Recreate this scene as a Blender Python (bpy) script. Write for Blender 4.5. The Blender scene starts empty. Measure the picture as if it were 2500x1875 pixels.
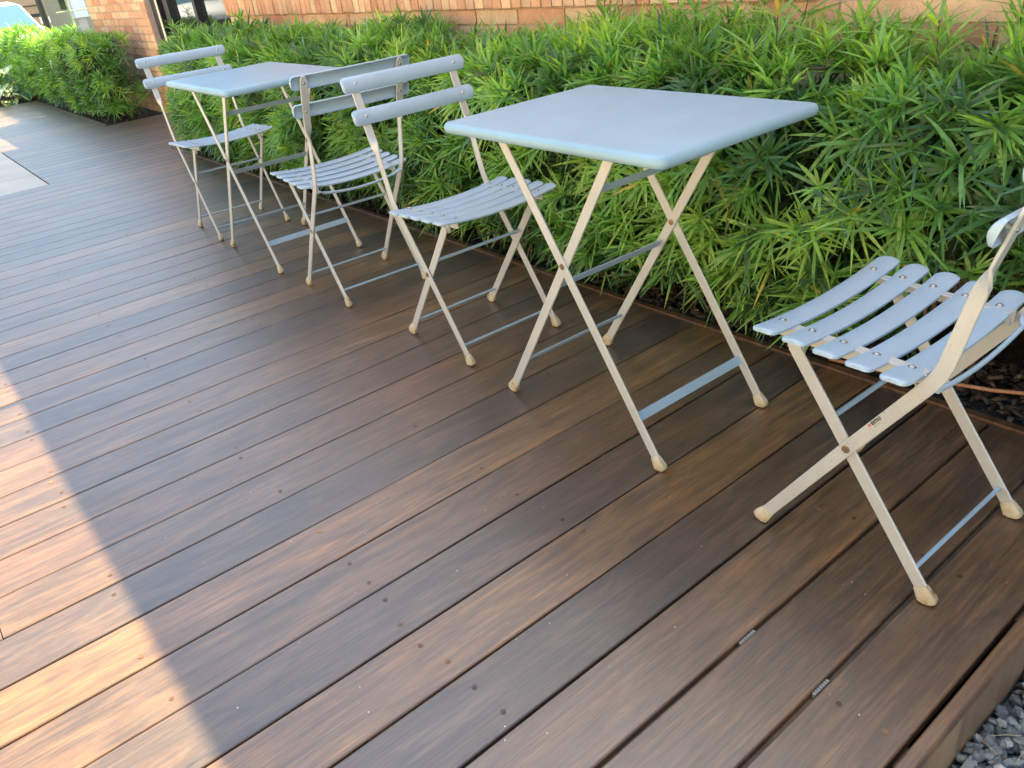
import bpy, math, random
import numpy as np
from mathutils import Vector, Matrix
random.seed(7); rng = np.random.default_rng(11)
S = bpy.context.scene
COL = S.collection
R = math.radians
PI = math.pi

# ------------------------------------------------------------------ helpers
class MB:
    def __init__(s): s.v=[]; s.f=[]; s.c=[]
    def add(s, vs, fs, col=None):
        o=len(s.v); s.v.extend([tuple(p) for p in vs]); s.f.extend([tuple(i+o for i in f) for f in fs])
        s.c.extend([col]*len(fs))
    def box(s, x0,x1,y0,y1,z0,z1, col=None):
        s.add([(x0,y0,z0),(x1,y0,z0),(x1,y1,z0),(x0,y1,z0),(x0,y0,z1),(x1,y0,z1),(x1,y1,z1),(x0,y1,z1)],
              [(0,3,2,1),(4,5,6,7),(0,1,5,4),(1,2,6,5),(2,3,7,6),(3,0,4,7)], col)
    def loft(s, rings, cap=True, col=None, closed=True):
        n=len(rings[0]); vs=[p for r in rings for p in r]; fs=[]
        for i in range(len(rings)-1):
            for j in range(n if closed else n-1):
                k=(j+1)%n; fs.append((i*n+j,i*n+k,(i+1)*n+k,(i+1)*n+j))
        if cap and closed:
            fs.append(tuple(range(n-1,-1,-1))); fs.append(tuple((len(rings)-1)*n+j for j in range(n)))
        s.add(vs,fs,col)
    def tube(s, pts, r, n=10, col=None, cap=True):
        pts=[Vector(p) for p in pts]; rings=[]
        if not hasattr(r,'__len__'): r=[r]*len(pts)
        up=None
        for i,p in enumerate(pts):
            t=(pts[min(i+1,len(pts)-1)]-pts[max(i-1,0)]).normalized()
            if up is None: up=Vector((0,0,1)) if abs(t.z)<.9 else Vector((1,0,0))
            a=t.cross(up).normalized(); b=a.cross(t).normalized(); up=b
            rings.append([p+a*math.cos(2*PI*k/n)*r[i]+b*math.sin(2*PI*k/n)*r[i] for k in range(n)])
        s.loft(rings,cap,col)
    def bar(s, frames, col=None):
        # frames: (point, wide axis, thin axis, half width, half thickness): rectangular strip with eased edges
        rings=[]
        for p,a,b,w,t in frames:
            p,a,b=Vector(p),Vector(a).normalized(),Vector(b).normalized(); e=min(t*.45,.0012)
            rings.append([p+a*x+b*y for x,y in ((-w+e,-t),(w-e,-t),(w,-t+e),(w,t-e),(w-e,t),(-w+e,t),(-w,t-e),(-w,-t+e))])
        s.loft(rings,True,col)
    def build(s, name, mat=None, parent=None, smooth=False, angle=None):
        me=bpy.data.meshes.new(name); me.from_pydata([tuple(p) for p in s.v],[],s.f)
        if any(c is not None for c in s.c):
            at=me.attributes.new('col','FLOAT_COLOR','FACE')
            buf=[]
            for c in s.c: buf.extend((c or (1,1,1))[:3]); buf.append(1)
            at.data.foreach_set('color',buf)
        me.update()
        if smooth:
            me.polygons.foreach_set('use_smooth',[True]*len(me.polygons))
            if angle is not None:
                try: me.set_sharp_from_angle(angle=R(angle))
                except Exception: pass
        o=bpy.data.objects.new(name,me); COL.objects.link(o)
        if mat: me.materials.append(mat)
        if parent: o.parent=parent
        return o
def tag(o,label=None,cat=None,group=None,kind=None):
    if label: o['label']=label
    if cat: o['category']=cat
    if group: o['group']=group
    if kind: o['kind']=kind
    return o
def empty(name,loc=(0,0,0),rz=0):
    o=bpy.data.objects.new(name,None); COL.objects.link(o); o.location=loc; o.rotation_euler=(0,0,rz); o.empty_display_size=.1
    return o
def copy_tree(o,parent=None):
    c=o.copy(); COL.objects.link(c); c.parent=parent
    for ch in [x for x in bpy.data.objects if x.parent==o]: copy_tree(ch,c)
    return c
def mesh_np(name, V, F, colors, mat, parent=None, smooth=False):
    """V (n,3), F (m,4) quads, colors (m,3)"""
    me=bpy.data.meshes.new(name); n=len(V); m=len(F)
    me.vertices.add(n); me.vertices.foreach_set('co',V.astype(np.float32).ravel())
    me.loops.add(m*4); me.loops.foreach_set('vertex_index',F.astype(np.int32).ravel())
    me.polygons.add(m); me.polygons.foreach_set('loop_start',np.arange(0,m*4,4,dtype=np.int32))
    at=me.attributes.new('col','FLOAT_COLOR','FACE')
    c4=np.ones((m,4),np.float32); c4[:,:3]=colors; at.data.foreach_set('color',c4.ravel())
    if smooth: me.polygons.foreach_set('use_smooth',np.ones(m,dtype=bool))
    me.update(calc_edges=True); me.validate()
    o=bpy.data.objects.new(name,me); COL.objects.link(o); me.materials.append(mat)
    if parent: o.parent=parent
    return o

# ------------------------------------------------------------------ materials
def mat(name):
    m=bpy.data.materials.new(name); m.use_nodes=True; nt=m.node_tree
    b=nt.nodes['Principled BSDF']; return m,nt,b
def N(nt,t,**k):
    n=nt.nodes.new(t)
    for a,v in k.items():
        if a.startswith('i_'): n.inputs[a[2:].replace('_',' ')].default_value=v
        else: setattr(n,a,v)
    return n
def mix(nt,a,b,f,blend='MIX'):
    n=nt.nodes.new('ShaderNodeMix'); n.data_type='RGBA'; n.blend_type=blend
    for s,v in ((6,a),(7,b),(0,f)):
        if isinstance(v,(int,float)): n.inputs[s].default_value=v
        elif isinstance(v,(tuple,list)): n.inputs[s].default_value=(*v[:3],1)
        else: nt.links.new(v,n.inputs[s])
    return n.outputs[2]
def ramp(nt,src,stops):
    n=nt.nodes.new('ShaderNodeValToRGB'); e=n.color_ramp.elements
    while len(e)<len(stops): e.new(.5)
    for i,(p,c) in enumerate(stops):
        e[i].position=p; e[i].color=(*c,1) if hasattr(c,'__len__') else (c,c,c,1)
    nt.links.new(src,n.inputs[0]); return n.outputs[0]
def noise(nt,vec,scale,detail=4,rough=.55,dist=0):
    n=N(nt,'ShaderNodeTexNoise'); n.inputs['Scale'].default_value=scale; n.inputs['Detail'].default_value=detail
    n.inputs['Roughness'].default_value=rough; n.inputs['Distortion'].default_value=dist
    if vec is not None: nt.links.new(vec,n.inputs['Vector'])
    return n.outputs['Fac']
def coord(nt): return N(nt,'ShaderNodeTexCoord').outputs['Object']
def vmul(nt,v,s):
    n=N(nt,'ShaderNodeVectorMath',operation='MULTIPLY'); nt.links.new(v,n.inputs[0]); n.inputs[1].default_value=s; return n.outputs[0]
def bump(nt,b,h,strength,dist):
    n=N(nt,'ShaderNodeBump'); n.inputs['Strength'].default_value=strength; n.inputs['Distance'].default_value=dist
    nt.links.new(h,n.inputs['Height']); nt.links.new(n.outputs[0],b.inputs['Normal'])
def mrange(nt,src,a,b):
    n=N(nt,'ShaderNodeMapRange'); n.inputs['To Min'].default_value=a; n.inputs['To Max'].default_value=b
    nt.links.new(src,n.inputs['Value']); return n.outputs[0]

def m_metal(name,base,metal=.45,rough=.38,dirt=.25):
    m,nt,b=mat(name); c=coord(nt)
    n1=noise(nt,c,9,5); d=ramp(nt,n1,[(.35,1),(.75,1-dirt)])
    n3=noise(nt,c,130,2); sp=ramp(nt,n3,[(.27,.55),(.31,1)])
    col=mix(nt,base,d,1,'MULTIPLY'); col=mix(nt,col,sp,.5,'MULTIPLY')
    nt.links.new(col,b.inputs['Base Color']); b.inputs['Metallic'].default_value=metal
    n2=noise(nt,c,25,4); nt.links.new(mrange(nt,n2,rough-.08,rough+.1),b.inputs['Roughness'])
    bump(nt,b,noise(nt,c,900,2),.05,.0004)
    return m
M={}
M['paint']=m_metal('sky_tinted_silver',(.375,.505,.60),.12,.38,.12)  # slats and bars: silver with the sky's blue put into the colour
M['paint_leg']=m_metal('silver_leg_paint',(.54,.56,.53),.22,.38,.15)
M['bolt']=m_metal('steel_bolt',(.55,.55,.54),.9,.25,.1)
M['rustbolt']=m_metal('weathered_bolt',(.35,.25,.15),.7,.4,.5)

m,nt,b=mat('foot_plastic'); c=coord(nt); n=noise(nt,c,35,3)
nt.links.new(ramp(nt,n,[(.33,(.54,.49,.35)),(.55,(.46,.38,.22)),(.68,(.26,.15,.07))]),b.inputs['Base Color'])
b.inputs['Roughness'].default_value=.35
try: b.inputs['Subsurface Weight'].default_value=.25; b.inputs['Subsurface Radius'].default_value=(.01,.008,.004)
except Exception: pass
M['cap']=m

# wood deck
def m_wood(name,gain=1):
    m,nt,b=mat(name); c=coord(nt)
    at=N(nt,'ShaderNodeAttribute',attribute_name='col')
    sep=N(nt,'ShaderNodeSeparateXYZ'); nt.links.new(c,sep.inputs[0])
    off=N(nt,'ShaderNodeAttribute',attribute_name='boff')
    cmb=N(nt,'ShaderNodeCombineXYZ')
    a1=N(nt,'ShaderNodeMath',operation='ADD'); nt.links.new(sep.outputs[0],a1.inputs[0]); nt.links.new(off.outputs['Fac'],a1.inputs[1])
    nt.links.new(a1.outputs[0],cmb.inputs[0]); nt.links.new(sep.outputs[1],cmb.inputs[1]); nt.links.new(off.outputs['Fac'],cmb.inputs[2])
    v=cmb.outputs[0]
    broad=noise(nt,vmul(nt,v,(1.5,7,1)),1.9,5,.6,1.6)
    fine=noise(nt,vmul(nt,v,(5,150,1)),1.4,6,.72,.35)
    pores=noise(nt,vmul(nt,v,(28,520,1)),1.0,3,.7)
    figure=noise(nt,vmul(nt,v,(1.6,14,1)),2.6,3,.5,2.2)
    col=at.outputs['Color']
    col=mix(nt,col,ramp(nt,broad,[(.28,(.58,.54,.54)),(.5,(1,1,1)),(.70,(1.65,1.5,1.1))]),.9,'MULTIPLY')
    col=mix(nt,col,ramp(nt,figure,[(.38,(.72,.68,.66)),(.5,(1,1,1)),(.62,(1.22,1.15,1.05))]),.6,'MULTIPLY')
    col=mix(nt,col,ramp(nt,fine,[(.37,.55),(.5,1),(.63,1.5)]),.85,'MULTIPLY')
    col=mix(nt,col,ramp(nt,pores,[(.32,.45),(.44,1)]),.7,'MULTIPLY')
    mid_=noise(nt,vmul(nt,v,(3.2,64,1)),1.0,4,.6,.6)
    col=mix(nt,col,ramp(nt,mid_,[(.34,.55),(.5,1),(.66,1.4)]),.6,'MULTIPLY')
    # pale worn smudges and bleached grain
    wear=noise(nt,vmul(nt,v,(1,3,1)),5,5,.7,.6)
    col=mix(nt,col,(.30,.19,.11),ramp(nt,wear,[(.52,0),(.8,.22)]))
    knots=noise(nt,vmul(nt,v,(3,11,1)),1.5,2,.5,3.0)
    col=mix(nt,col,ramp(nt,knots,[(.22,(.35,.30,.30)),(.30,(1,1,1))]),.8,'MULTIPLY')
    nt.links.new(col,b.inputs['Base Color'])
    rr=mrange(nt,noise(nt,vmul(nt,v,(2,9,1)),3,4,.6),.38,.60); nt.links.new(rr,b.inputs['Roughness'])
    b.inputs['Specular IOR Level'].default_value=1.0; b.inputs['Coat Weight'].default_value=.5; b.inputs['Coat Roughness'].default_value=.36; b.inputs['Coat IOR'].default_value=1.5
    h=mix(nt,fine,pores,.4); bump(nt,b,h,.4,.0012)
    return m
M['wood']=m_wood('ipe_boards')
m,nt,b=mat('wood_plug'); c=coord(nt); n=noise(nt,c,19,2)
at=N(nt,'ShaderNodeAttribute',attribute_name='col'); nt.links.new(at.outputs['Color'],b.inputs['Base Color']); b.inputs['Roughness'].default_value=.5
M['plug']=m
def m_simple(name,stops,scale=8,rough=.8,detail=5,bumpv=None,spec=None,attr=False):
    m,nt,b=mat(name); c=coord(nt); n=noise(nt,c,scale,detail,.62)
    col=ramp(nt,n,stops)
    if attr:
        at=N(nt,'ShaderNodeAttribute',attribute_name='col'); col=mix(nt,at.outputs['Color'],col,1,'MULTIPLY')
    nt.links.new(col,b.inputs['Base Color']); b.inputs['Roughness'].default_value=rough
    if spec is not None: b.inputs['Specular IOR Level'].default_value=spec
    if bumpv: bump(nt,b,noise(nt,c,scale*bumpv[2],4),bumpv[0],bumpv[1])
    return m
M['dark_joist']=m_simple('joist_wood',[(.3,(.12,.085,.055)),(.7,(.22,.155,.10))],20)
M['soil']=m_simple('soil_mulch',[(.3,(.012,.009,.007)),(.55,(.035,.025,.018)),(.8,(.08,.058,.04))],45,.95,6,(.9,.01,1.5))
M['chip']=m_simple('bark_chip',[(.3,(.5,.5,.5)),(.7,(1.3,1.2,1.1))],60,.9,attr=True)
M['stone']=m_simple('gravel_stone',[(.3,(.6,.62,.62)),(.7,(1.2,1.2,1.2))],90,.75,attr=True,bumpv=(.5,.001,3))
M['paver']=m_simple('paver_stone',[(.3,(.42,.38,.31)),(.7,(.54,.49,.40))],3,.6,8,(.2,.001,40))
M['concrete']=m_simple('pale_concrete',[(.3,(.44,.40,.33)),(.7,(.56,.51,.43))],2,.85,8)
M['asphalt']=m_simple('asphalt',[(.3,(.045,.045,.045)),(.7,(.075,.073,.07))],6,.9,8,(.4,.01,20))
M['lawn']=m_simple('lawn_ground',[(.3,(.05,.10,.02)),(.7,(.11,.19,.04))],3,.95,8,(.8,.03,14))

M['gravelbase']=m_simple('gravel_dust',[(.3,(.09,.095,.09)),(.7,(.17,.175,.17))],70,.95)
# brick: per-brick colour attribute, speckle, pits
m,nt,b=mat('brick_face'); c=coord(nt); at=N(nt,'ShaderNodeAttribute',attribute_name='col')
col=at.outputs['Color']
col=mix(nt,col,ramp(nt,noise(nt,c,9,5,.6),[(.3,(.82,.78,.76)),(.7,(1.16,1.14,1.1))]),1,'MULTIPLY')
col=mix(nt,col,ramp(nt,noise(nt,c,160,3,.6),[(.3,.62),(.42,1),(.7,1.12)]),.6,'MULTIPLY')
vo=N(nt,'ShaderNodeTexVoronoi'); vo.inputs['Scale'].default_value=95; nt.links.new(c,vo.inputs['Vector'])
col=mix(nt,(.10,.045,.03),col,ramp(nt,vo.outputs['Distance'],[(.05,.0),(.13,1)]))
nt.links.new(col,b.inputs['Base Color']); b.inputs['Roughness'].default_value=.85
bump(nt,b,noise(nt,c,180,4,.6),.5,.002); M['brick']=m
M['mortar']=m_simple('mortar',[(.3,(.50,.36,.28)),(.7,(.62,.48,.39))],60,.95,5,(.6,.002,3))

# leaves
def m_leaf(name,trans=.45,rough=.42):
    m,nt,b=mat(name); at=N(nt,'ShaderNodeAttribute',attribute_name='col'); c=coord(nt)
    col=mix(nt,at.outputs['Color'],ramp(nt,noise(nt,c,60,3),[(.3,.8),(.7,1.2)]),1,'MULTIPLY')
    nt.links.new(col,b.inputs['Base Color']); b.inputs['Roughness'].default_value=rough; b.inputs['Specular IOR Level'].default_value=.6
    tr=N(nt,'ShaderNodeBsdfTranslucent'); tc=mix(nt,col,(1.25,1.35,.5),1,'MULTIPLY'); nt.links.new(tc,tr.inputs['Color'])
    ms=N(nt,'ShaderNodeMixShader'); ms.inputs[0].default_value=trans
    nt.links.new(b.outputs[0],ms.inputs[1]); nt.links.new(tr.outputs[0],ms.inputs[2])
    nt.links.new(ms.outputs[0],nt.nodes['Material Output'].inputs['Surface'])
    return m
M['leaf']=m_leaf('yew_leaf',.42,.36); M['bigleaf']=m_leaf('variegated_leaf',.35)
M['twig']=m_simple('twig_bark',[(.3,(.05,.035,.022)),(.7,(.12,.085,.05))],30,.9)
M['core']=m_simple('painted_inner_shade',[(.35,(.010,.018,.006)),(.6,(.025,.045,.012)),(.8,(.05,.04,.02))],38,.95,5,(1,.03,1))  # hedge filler, inner shade put into the dark green

# ------------------------------------------------------------------ camera
cam=bpy.data.cameras.new('camera'); co=bpy.data.objects.new('camera',cam); COL.objects.link(co); S.camera=co
cam.sensor_width=36; cam.lens=1935.37962/2500*36; cam.clip_start=.02; cam.clip_end=500
rx,roll,rz=1.0618181,-.1273256,-.6194729
co.matrix_world=Matrix.Translation((-.638989,-.398964,1.104125))@(Matrix.Rotation(rz,4,'Z')@Matrix.Rotation(rx,4,'X')@Matrix.Rotation(roll,4,'Z'))

# ------------------------------------------------------------------ light
w=bpy.data.worlds.new('World'); S.world=w; w.use_nodes=True; nt=w.node_tree
bg=nt.nodes['Background']; sky=nt.nodes.new('ShaderNodeTexSky'); sky.sky_type='NISHITA'; sky.sun_disc=False
sv=Vector((.73,.25,1)).normalized()
sky.sun_elevation=math.asin(sv.z); sky.sun_rotation=math.atan2(sv.x,sv.y)
sky.air_density=1.0; sky.dust_density=2.5; sky.ozone_density=.6
nt.links.new(sky.outputs[0],bg.inputs[0]); bg.inputs[1].default_value=.12
sl=bpy.data.lights.new('sun','SUN'); sl.energy=4.3; sl.angle=R(.36); sl.color=(1,.80,.50)
so=bpy.data.objects.new('sun',sl); COL.objects.link(so); so.rotation_euler=sv.to_track_quat('Z','Y').to_euler(); so.location=(5,3,8)
S.view_settings.view_transform='Standard'; S.view_settings.look='None'; S.view_settings.gamma=1; S.view_settings.exposure=2.36
S.view_settings.use_white_balance=True; S.view_settings.white_balance_temperature=6350; S.view_settings.white_balance_tint=0

# ------------------------------------------------------------------ deck
PITCH=.14533; Y0=-.10147; XE=1.1195
dark=(.056,.030,.0165); mid=(.084,.0415,.0155); org=(.132,.062,.018); tan=(.102,.050,.019); grey=(.064,.035,.019); red=(.092,.042,.0155)
seq=[mid,mid,tan,dark,org,dark,mid,org,dark,mid,red,mid,tan,org,red,dark,mid,org,mid,dark,org,tan,mid]
pal=[dark,mid,mid,org,tan,grey,grey,red,dark]
deck=MB(); offs=[]
NB=80
def board(y0,y1,x0,x1,col,zt=0,th=.022,nx=60):
    e=.003; ph=[random.uniform(0,9) for _ in range(4)]
    am=random.uniform(.0004,.0014)
    rings=[]; xs=np.linspace(x0,x1,nx)
    crown=random.uniform(-.0006,.0006)
    for x in xs:
        a=am*(math.sin(x*2.1+ph[0])+.6*math.sin(x*5.3+ph[1])); d=am*(math.sin(x*1.9+ph[2])+.6*math.sin(x*6.1+ph[3]))
        nick=0
        A=y0+a; B=y1+d
        rings.append([(x,A,zt-th),(x,A,zt-e),(x,A+e*.4,zt-e*.35),(x,A+e,zt),(x,(A+B)/2,zt+crown),(x,B-e,zt),(x,B-e*.4,zt-e*.35),(x,B,zt-e),(x,B,zt-th)])
    n0=len(deck.f); deck.loft(rings,True,col); offs.extend([random.uniform(0,60)]*(len(deck.f)-n0))
brd=[]
for k in range(NB):
    g=(random.uniform(.0030,.0046) if k<22 else .0026) if k>2 else .0085
    y0=Y0+k*PITCH+g/2; y1=Y0+(k+1)*PITCH-g/2
    c=seq[k] if k<len(seq) else random.choice(pal)
    f_=random.uniform(.88,1.12); c=tuple(v*f_ for v in c)
    x1=XE; 
    if 6.12<y0 and y1<8.08: x1=1.745      # boards run on to the wall between the two hedges
    if k<40: x0=-1.75
    else: x0=.192 if 5.82<y0<8.98 else -1.75
    brd.append((y0,y1,x0,x1)); 
    joins=[]
    if k>3: joins=[random.uniform(-1.2,-.8)] if k%3==0 else []
    segs=[x0]+[j for j in joins if j>x0]+[x1]
    for i in range(len(segs)-1):
        f_=random.uniform(.8,1.25); cc=c if i==0 else tuple(v*f_ for v in c)
        board(y0,y1,segs[i]+.001,segs[i+1]-.001,cc,nx=int(14+(segs[i+1]-segs[i])*14))
# narrow front board and fascia along the deck edge
board(-.128,Y0-.0045,-1.75,XE,tan,nx=60)
deck_o=deck.build('deck',M['wood'],smooth=True,angle=12)
at=deck_o.data.attributes.new('boff','FLOAT','FACE'); at.data.foreach_set('value',offs)
tag(deck_o,kind='structure')
# plugs
def disc(mb,x,y,z,r,col,n=12):
    mb.add([(x+r*math.cos(2*PI*i/n),y+r*math.sin(2*PI*i/n),z) for i in range(n)],[tuple(range(n))],col)
pl=MB()
for ji in range(-6,5):
    xj=.20+ji*.405
    for k,(y0,y1,x0,x1) in enumerate(brd):
        if k>34 or xj<x0 or xj>XE-.03: continue
        for yy in (y0+.032,y1-.032):
            if random.random()<.5: continue
            base=seq[k] if k<len(seq) else mid
            f=random.choice([.9,1.1,1.2,1.25]) if random.random()<.78 else 2.6
            disc(pl,xj+random.uniform(-.012,.012),yy+random.uniform(-.006,.006),.0009,.0048,tuple(min(.5,v*f) for v in base))
for _ in range(110):   # tiny pale flecks of debris
    x=random.uniform(-.6,1.05); y=random.uniform(-.1,1.6); s=random.uniform(.0006,.0016)
    disc(pl,x,y,.0012,s,(.6,.55,.45),5)
p=pl.build('deck_plugs',M['plug']); tag(p,kind='structure')
# substructure
jo=MB()
for ji in range(-8,6):
    xj=.20+ji*.405
    if xj>XE: continue
    jo.box(xj-.022,xj+.022,-.10,11.4,-.13,-.026)
jo.box(-1.75,XE-.005,-.09,11.4,-.0235,-.0150)
jo.box(-1.75,XE,-.124,-.104,-.135,-.0225,)
o=jo.build('deck_frame',M['dark_joist']); tag(o,kind='structure')
fs=MB(); fs.box(-1.75,XE,-.1265,-.1245,-.16,-.023,(.23,.15,.075))
o=fs.build('deck_fascia',M['wood']); tag(o,kind='structure')
a=o.data.attributes.new('boff','FLOAT','FACE'); a.data.foreach_set('value',[31.]*len(o.data.polygons))
M['spacer']=m_simple('grey_plastic',[(.3,(.20,.19,.16)),(.7,(.27,.26,.22))],40,.5)
SPX=(.190,.194)
# plastic spacers in the near gaps
def spacer(x,y):
    sp=MB()
    for i in range(7): sp.box(x+i*.006,x+i*.006+.0042,y-.0030,y+.0030,-.0145,-.0028)
    sp.box(x-.001,x+.042,y-.0026,y+.0026,-.0146,-.0045)
    return sp
for (sx,gk,lab) in ((SPX[0],1,'small ribbed grey spacer in the deck gap nearer the front edge'),(SPX[1],2,'small ribbed grey spacer in the third deck gap from the front edge')):
    o=spacer(sx,Y0+gk*PITCH).build('gap_spacer',M['spacer']); tag(o,lab,'deck spacer','ribbed plastic spacers between the deck boards')
# edging strip
ed=MB()
pts=np.linspace(-1.0,6.10,50)
ed.loft([[(XE+.004,y,-.05),(XE+.026,y,-.05),(XE+.026,y,.006+.0012*math.sin(y*3)),(XE+.004,y,.006+.0012*math.sin(y*3))] for y in pts],True,red)
ed.loft([[(XE+.004,y,-.05),(XE+.026,y,-.05),(XE+.026,y,.006),(XE+.004,y,.006)] for y in np.linspace(8.09,11.5,20)],True,red)
o=ed.build('garden_edging',M['wood']); tag(o,'thin brown wooden edging strip between the deck boards and the planted bed','edging')
a=o.data.attributes.new('boff','FLOAT','FACE'); a.data.foreach_set('value',[12.]*len(o.data.polygons))

# ------------------------------------------------------------------ ground
def sheet(name,x0,x1,y0,y1,z,m):
    mb=MB(); mb.add([(x0,y0,z),(x1,y0,z),(x1,y1,z),(x0,y1,z)],[(0,1,2,3)]); return tag(mb.build(name,m),kind='structure')
sheet('ground',-150,150,-150,200,-.38,M['lawn'])
sheet('terrace_base',-1.8,1.75,-.128,11.5,-.15,M['soil'])
sheet('gravel_bed',-6,6,-5,-.128,-.165,M['gravelbase'])
sheet('bounce_paving',-30,-1.756,-25,16,-.006,M['concrete'])  # unseen pale paving, set close to bounce sunlight onto the furniture
sheet('road',-60,60,17,29,-.36,M['asphalt'])
# paving slabs beside the deck
pv=MB()
for i in range(6):
    for j in range(4):
        y=5.842+i*.53; xx=.184-j*.86-.85
        pv.box(xx,xx+.85,y,y+.524,-.03,-.001+.0005*((i+j)%2))
tag(pv.build('stone_paving',M['paver']),kind='structure')
# soil beds with relief
def bed(name,x0,x1,y0,y1,z,nx,ny,amp):
    X,Y=np.meshgrid(np.linspace(x0,x1,nx),np.linspace(y0,y1,ny),indexing='ij')
    Z=z+amp*(rng.random(X.shape)-.5)+.012*np.sin(Y*3.1)*np.sin(X*7)
    V=np.stack([X,Y,Z],-1).reshape(-1,3); I=np.arange(nx*ny).reshape(nx,ny)
    F=np.stack([I[:-1,:-1],I[1:,:-1],I[1:,1:],I[:-1,1:]],-1).reshape(-1,4)
    o=mesh_np(name,V,F,np.ones((len(F),3)),M['soil'],smooth=True); tag(o,kind='structure')
bed('planting_bed',XE+.026,1.76,-2.2,6.05,-.03,30,320,.018)
bed('planting_bed',XE+.026,1.76,8.09,14.6,-.03,16,160,.018)
bed('planting_bed',-1.5,XE+.026,11.56,14.6,-.05,40,50,.02)
# mulch chips
def scatter_chips(name,boxes,sizes,colors,mat_,flat=.35):
    Vs=[];Fs=[];Cs=[];o=0
    for (x0,x1,y0,y1,z,n) in boxes:
        for _ in range(n):
            L=random.uniform(*sizes); W=L*random.uniform(.25,.6); T=L*flat*random.uniform(.2,.5)
            P=np.array([[-L,-W,-T],[L,-W*.6,-T],[L*.8,W,-T],[-L*.9,W*.8,-T],[-L*.8,-W*.7,T],[L*.8,-W*.5,T],[L*.7,W*.7,T],[-L*.8,W*.6,T]])/2
            P+= (rng.random((8,3))-.5)*W*.35
            a=Matrix.Rotation(random.uniform(0,6.3),3,'Z')@Matrix.Rotation(random.gauss(0,.45),3,'X')@Matrix.Rotation(random.gauss(0,.4),3,'Y')
            P=P@np.array(a).T+np.array([random.uniform(x0,x1),random.uniform(y0,y1),z+random.uniform(0,.012)])
            Vs.append(P); Fs.append(np.array([(0,3,2,1),(4,5,6,7),(0,1,5,4),(1,2,6,5),(2,3,7,6),(3,0,4,7)])+o); o+=8
            c=np.array(random.choice(colors))*random.uniform(.6,1.4); Cs.append(np.tile(c,(6,1)))
    return mesh_np(name,np.concatenate(Vs),np.concatenate(Fs),np.concatenate(Cs),mat_)
o=scatter_chips('bark_mulch',[(XE+.03,1.45,-.6,1.4,-.02,1800),(XE+.03,1.35,1.4,6,-.02,1500),(XE+.03,1.35,8,11.4,-.02,300)],(.012,.045),[(.07,.047,.032),(.09,.062,.04),(.045,.032,.023),(.15,.11,.07),(.03,.024,.018)],M['chip'],.4)
tag(o,'dark brown bark mulch covering the soil under the hedge','mulch',kind='stuff')
# gravel: angular stones
def rock(r):
    # icosahedron, squashed and jittered
    t=1.618; P=np.array([(-1,t,0),(1,t,0),(-1,-t,0),(1,-t,0),(0,-1,t),(0,1,t),(0,-1,-t),(0,1,-t),(t,0,-1),(t,0,1),(-t,0,-1),(-t,0,1)],float)/1.9
    P*=1+(rng.random((12,1))-.5)*.5; P+=(rng.random((12,3))-.5)*.35
    P*=np.array([1,random.uniform(.6,.9),random.uniform(.5,.75)])*r
    a=Matrix.Rotation(random.uniform(0,6.3),3,'Z')@Matrix.Rotation(random.gauss(0,.5),3,'X')@Matrix.Rotation(random.gauss(0,.5),3,'Y')
    return P@np.array(a).T
ICO=[(0,11,5),(0,5,1),(0,1,7),(0,7,10),(0,10,11),(1,5,9),(5,11,4),(11,10,2),(10,7,6),(7,1,8),(3,9,4),(3,4,2),(3,2,6),(3,6,8),(3,8,9),(4,9,5),(2,4,11),(6,2,10),(8,6,7),(9,8,1)]
gv=MB()
for layer in range(3):
    for _ in range(2300):
        x=random.uniform(.1,1.7); y=random.uniform(-.5,-.135); r=random.uniform(.007,.0165)
        c=random.choice([(.17,.18,.17),(.22,.23,.22),(.14,.15,.145),(.29,.30,.28),(.21,.22,.20),(.38,.38,.35)]) if random.random()<.97 else (.5,.5,.45)
        P=rock(r)+np.array([x,y,-.158+layer*.009]); gv.add(P.tolist(),ICO,c)
tag(gv.build('gravel',M['stone']),'loose blue-grey crushed gravel at the foot of the deck edge','gravel',kind='stuff')
# dry needles on the gravel
nd=MB()
for _ in range(60):
    x=random.uniform(.2,1.6); y=random.uniform(-.4,-.14); a=random.uniform(0,6.3); L=random.uniform(.02,.055)
    p0=Vector((x,y,-.125)); p1=p0+Vector((math.cos(a)*L,math.sin(a)*L,random.uniform(-.004,.006)))
    nd.tube([p0,(p0+p1)/2+Vector((0,0,.003)),p1],.0006,4,(.45,.38,.22))
tag(nd.build('dry_needles',M['plug']),'thin straw-coloured needles strewn over the blue-grey gravel','needles',kind='stuff')

# ------------------------------------------------------------------ brick walls
BR=[(.70,.38,.21),(.73,.42,.23),(.76,.48,.28),(.68,.34,.19),(.78,.53,.31),(.80,.58,.35),(.72,.41,.23),(.64,.30,.17),(.76,.50,.30),(.71,.41,.24)]
def bcol(yellow=.35):
    c=random.choice(BR); f=random.uniform(.92,1.08); return tuple(v*f for v in c)
def brick_run(mb,x,y0,y1,z0,z1,L=.305,Hc=.067,mj=.010,depth=.09,phase=0):
    """bricks whose outer face lies at x (facing -X) between y0..y1"""
    nz=int(round((z1-z0)/Hc))
    for i in range(nz):
        z=z0+i*Hc; y=y0-(L/2 if (i+phase)%2 else 0)
        while y<y1:
            a=max(y,y0)+mj/2; bb=min(y+L,y1)-mj/2
            if bb-a>.02: mb.box(x+random.uniform(-.001,.0015),x+depth,a,bb,z+mj/2,z+Hc-mj/2,bcol())
            y+=L
ZC=.770-.067*11-.0   # courses line up with the joint seen at z=.770
wall=empty('brick_building_wall',(1.75,2,0)); tag(wall,'long orange and buff brick wall of the building behind the podocarpus hedge','wall')
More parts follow.
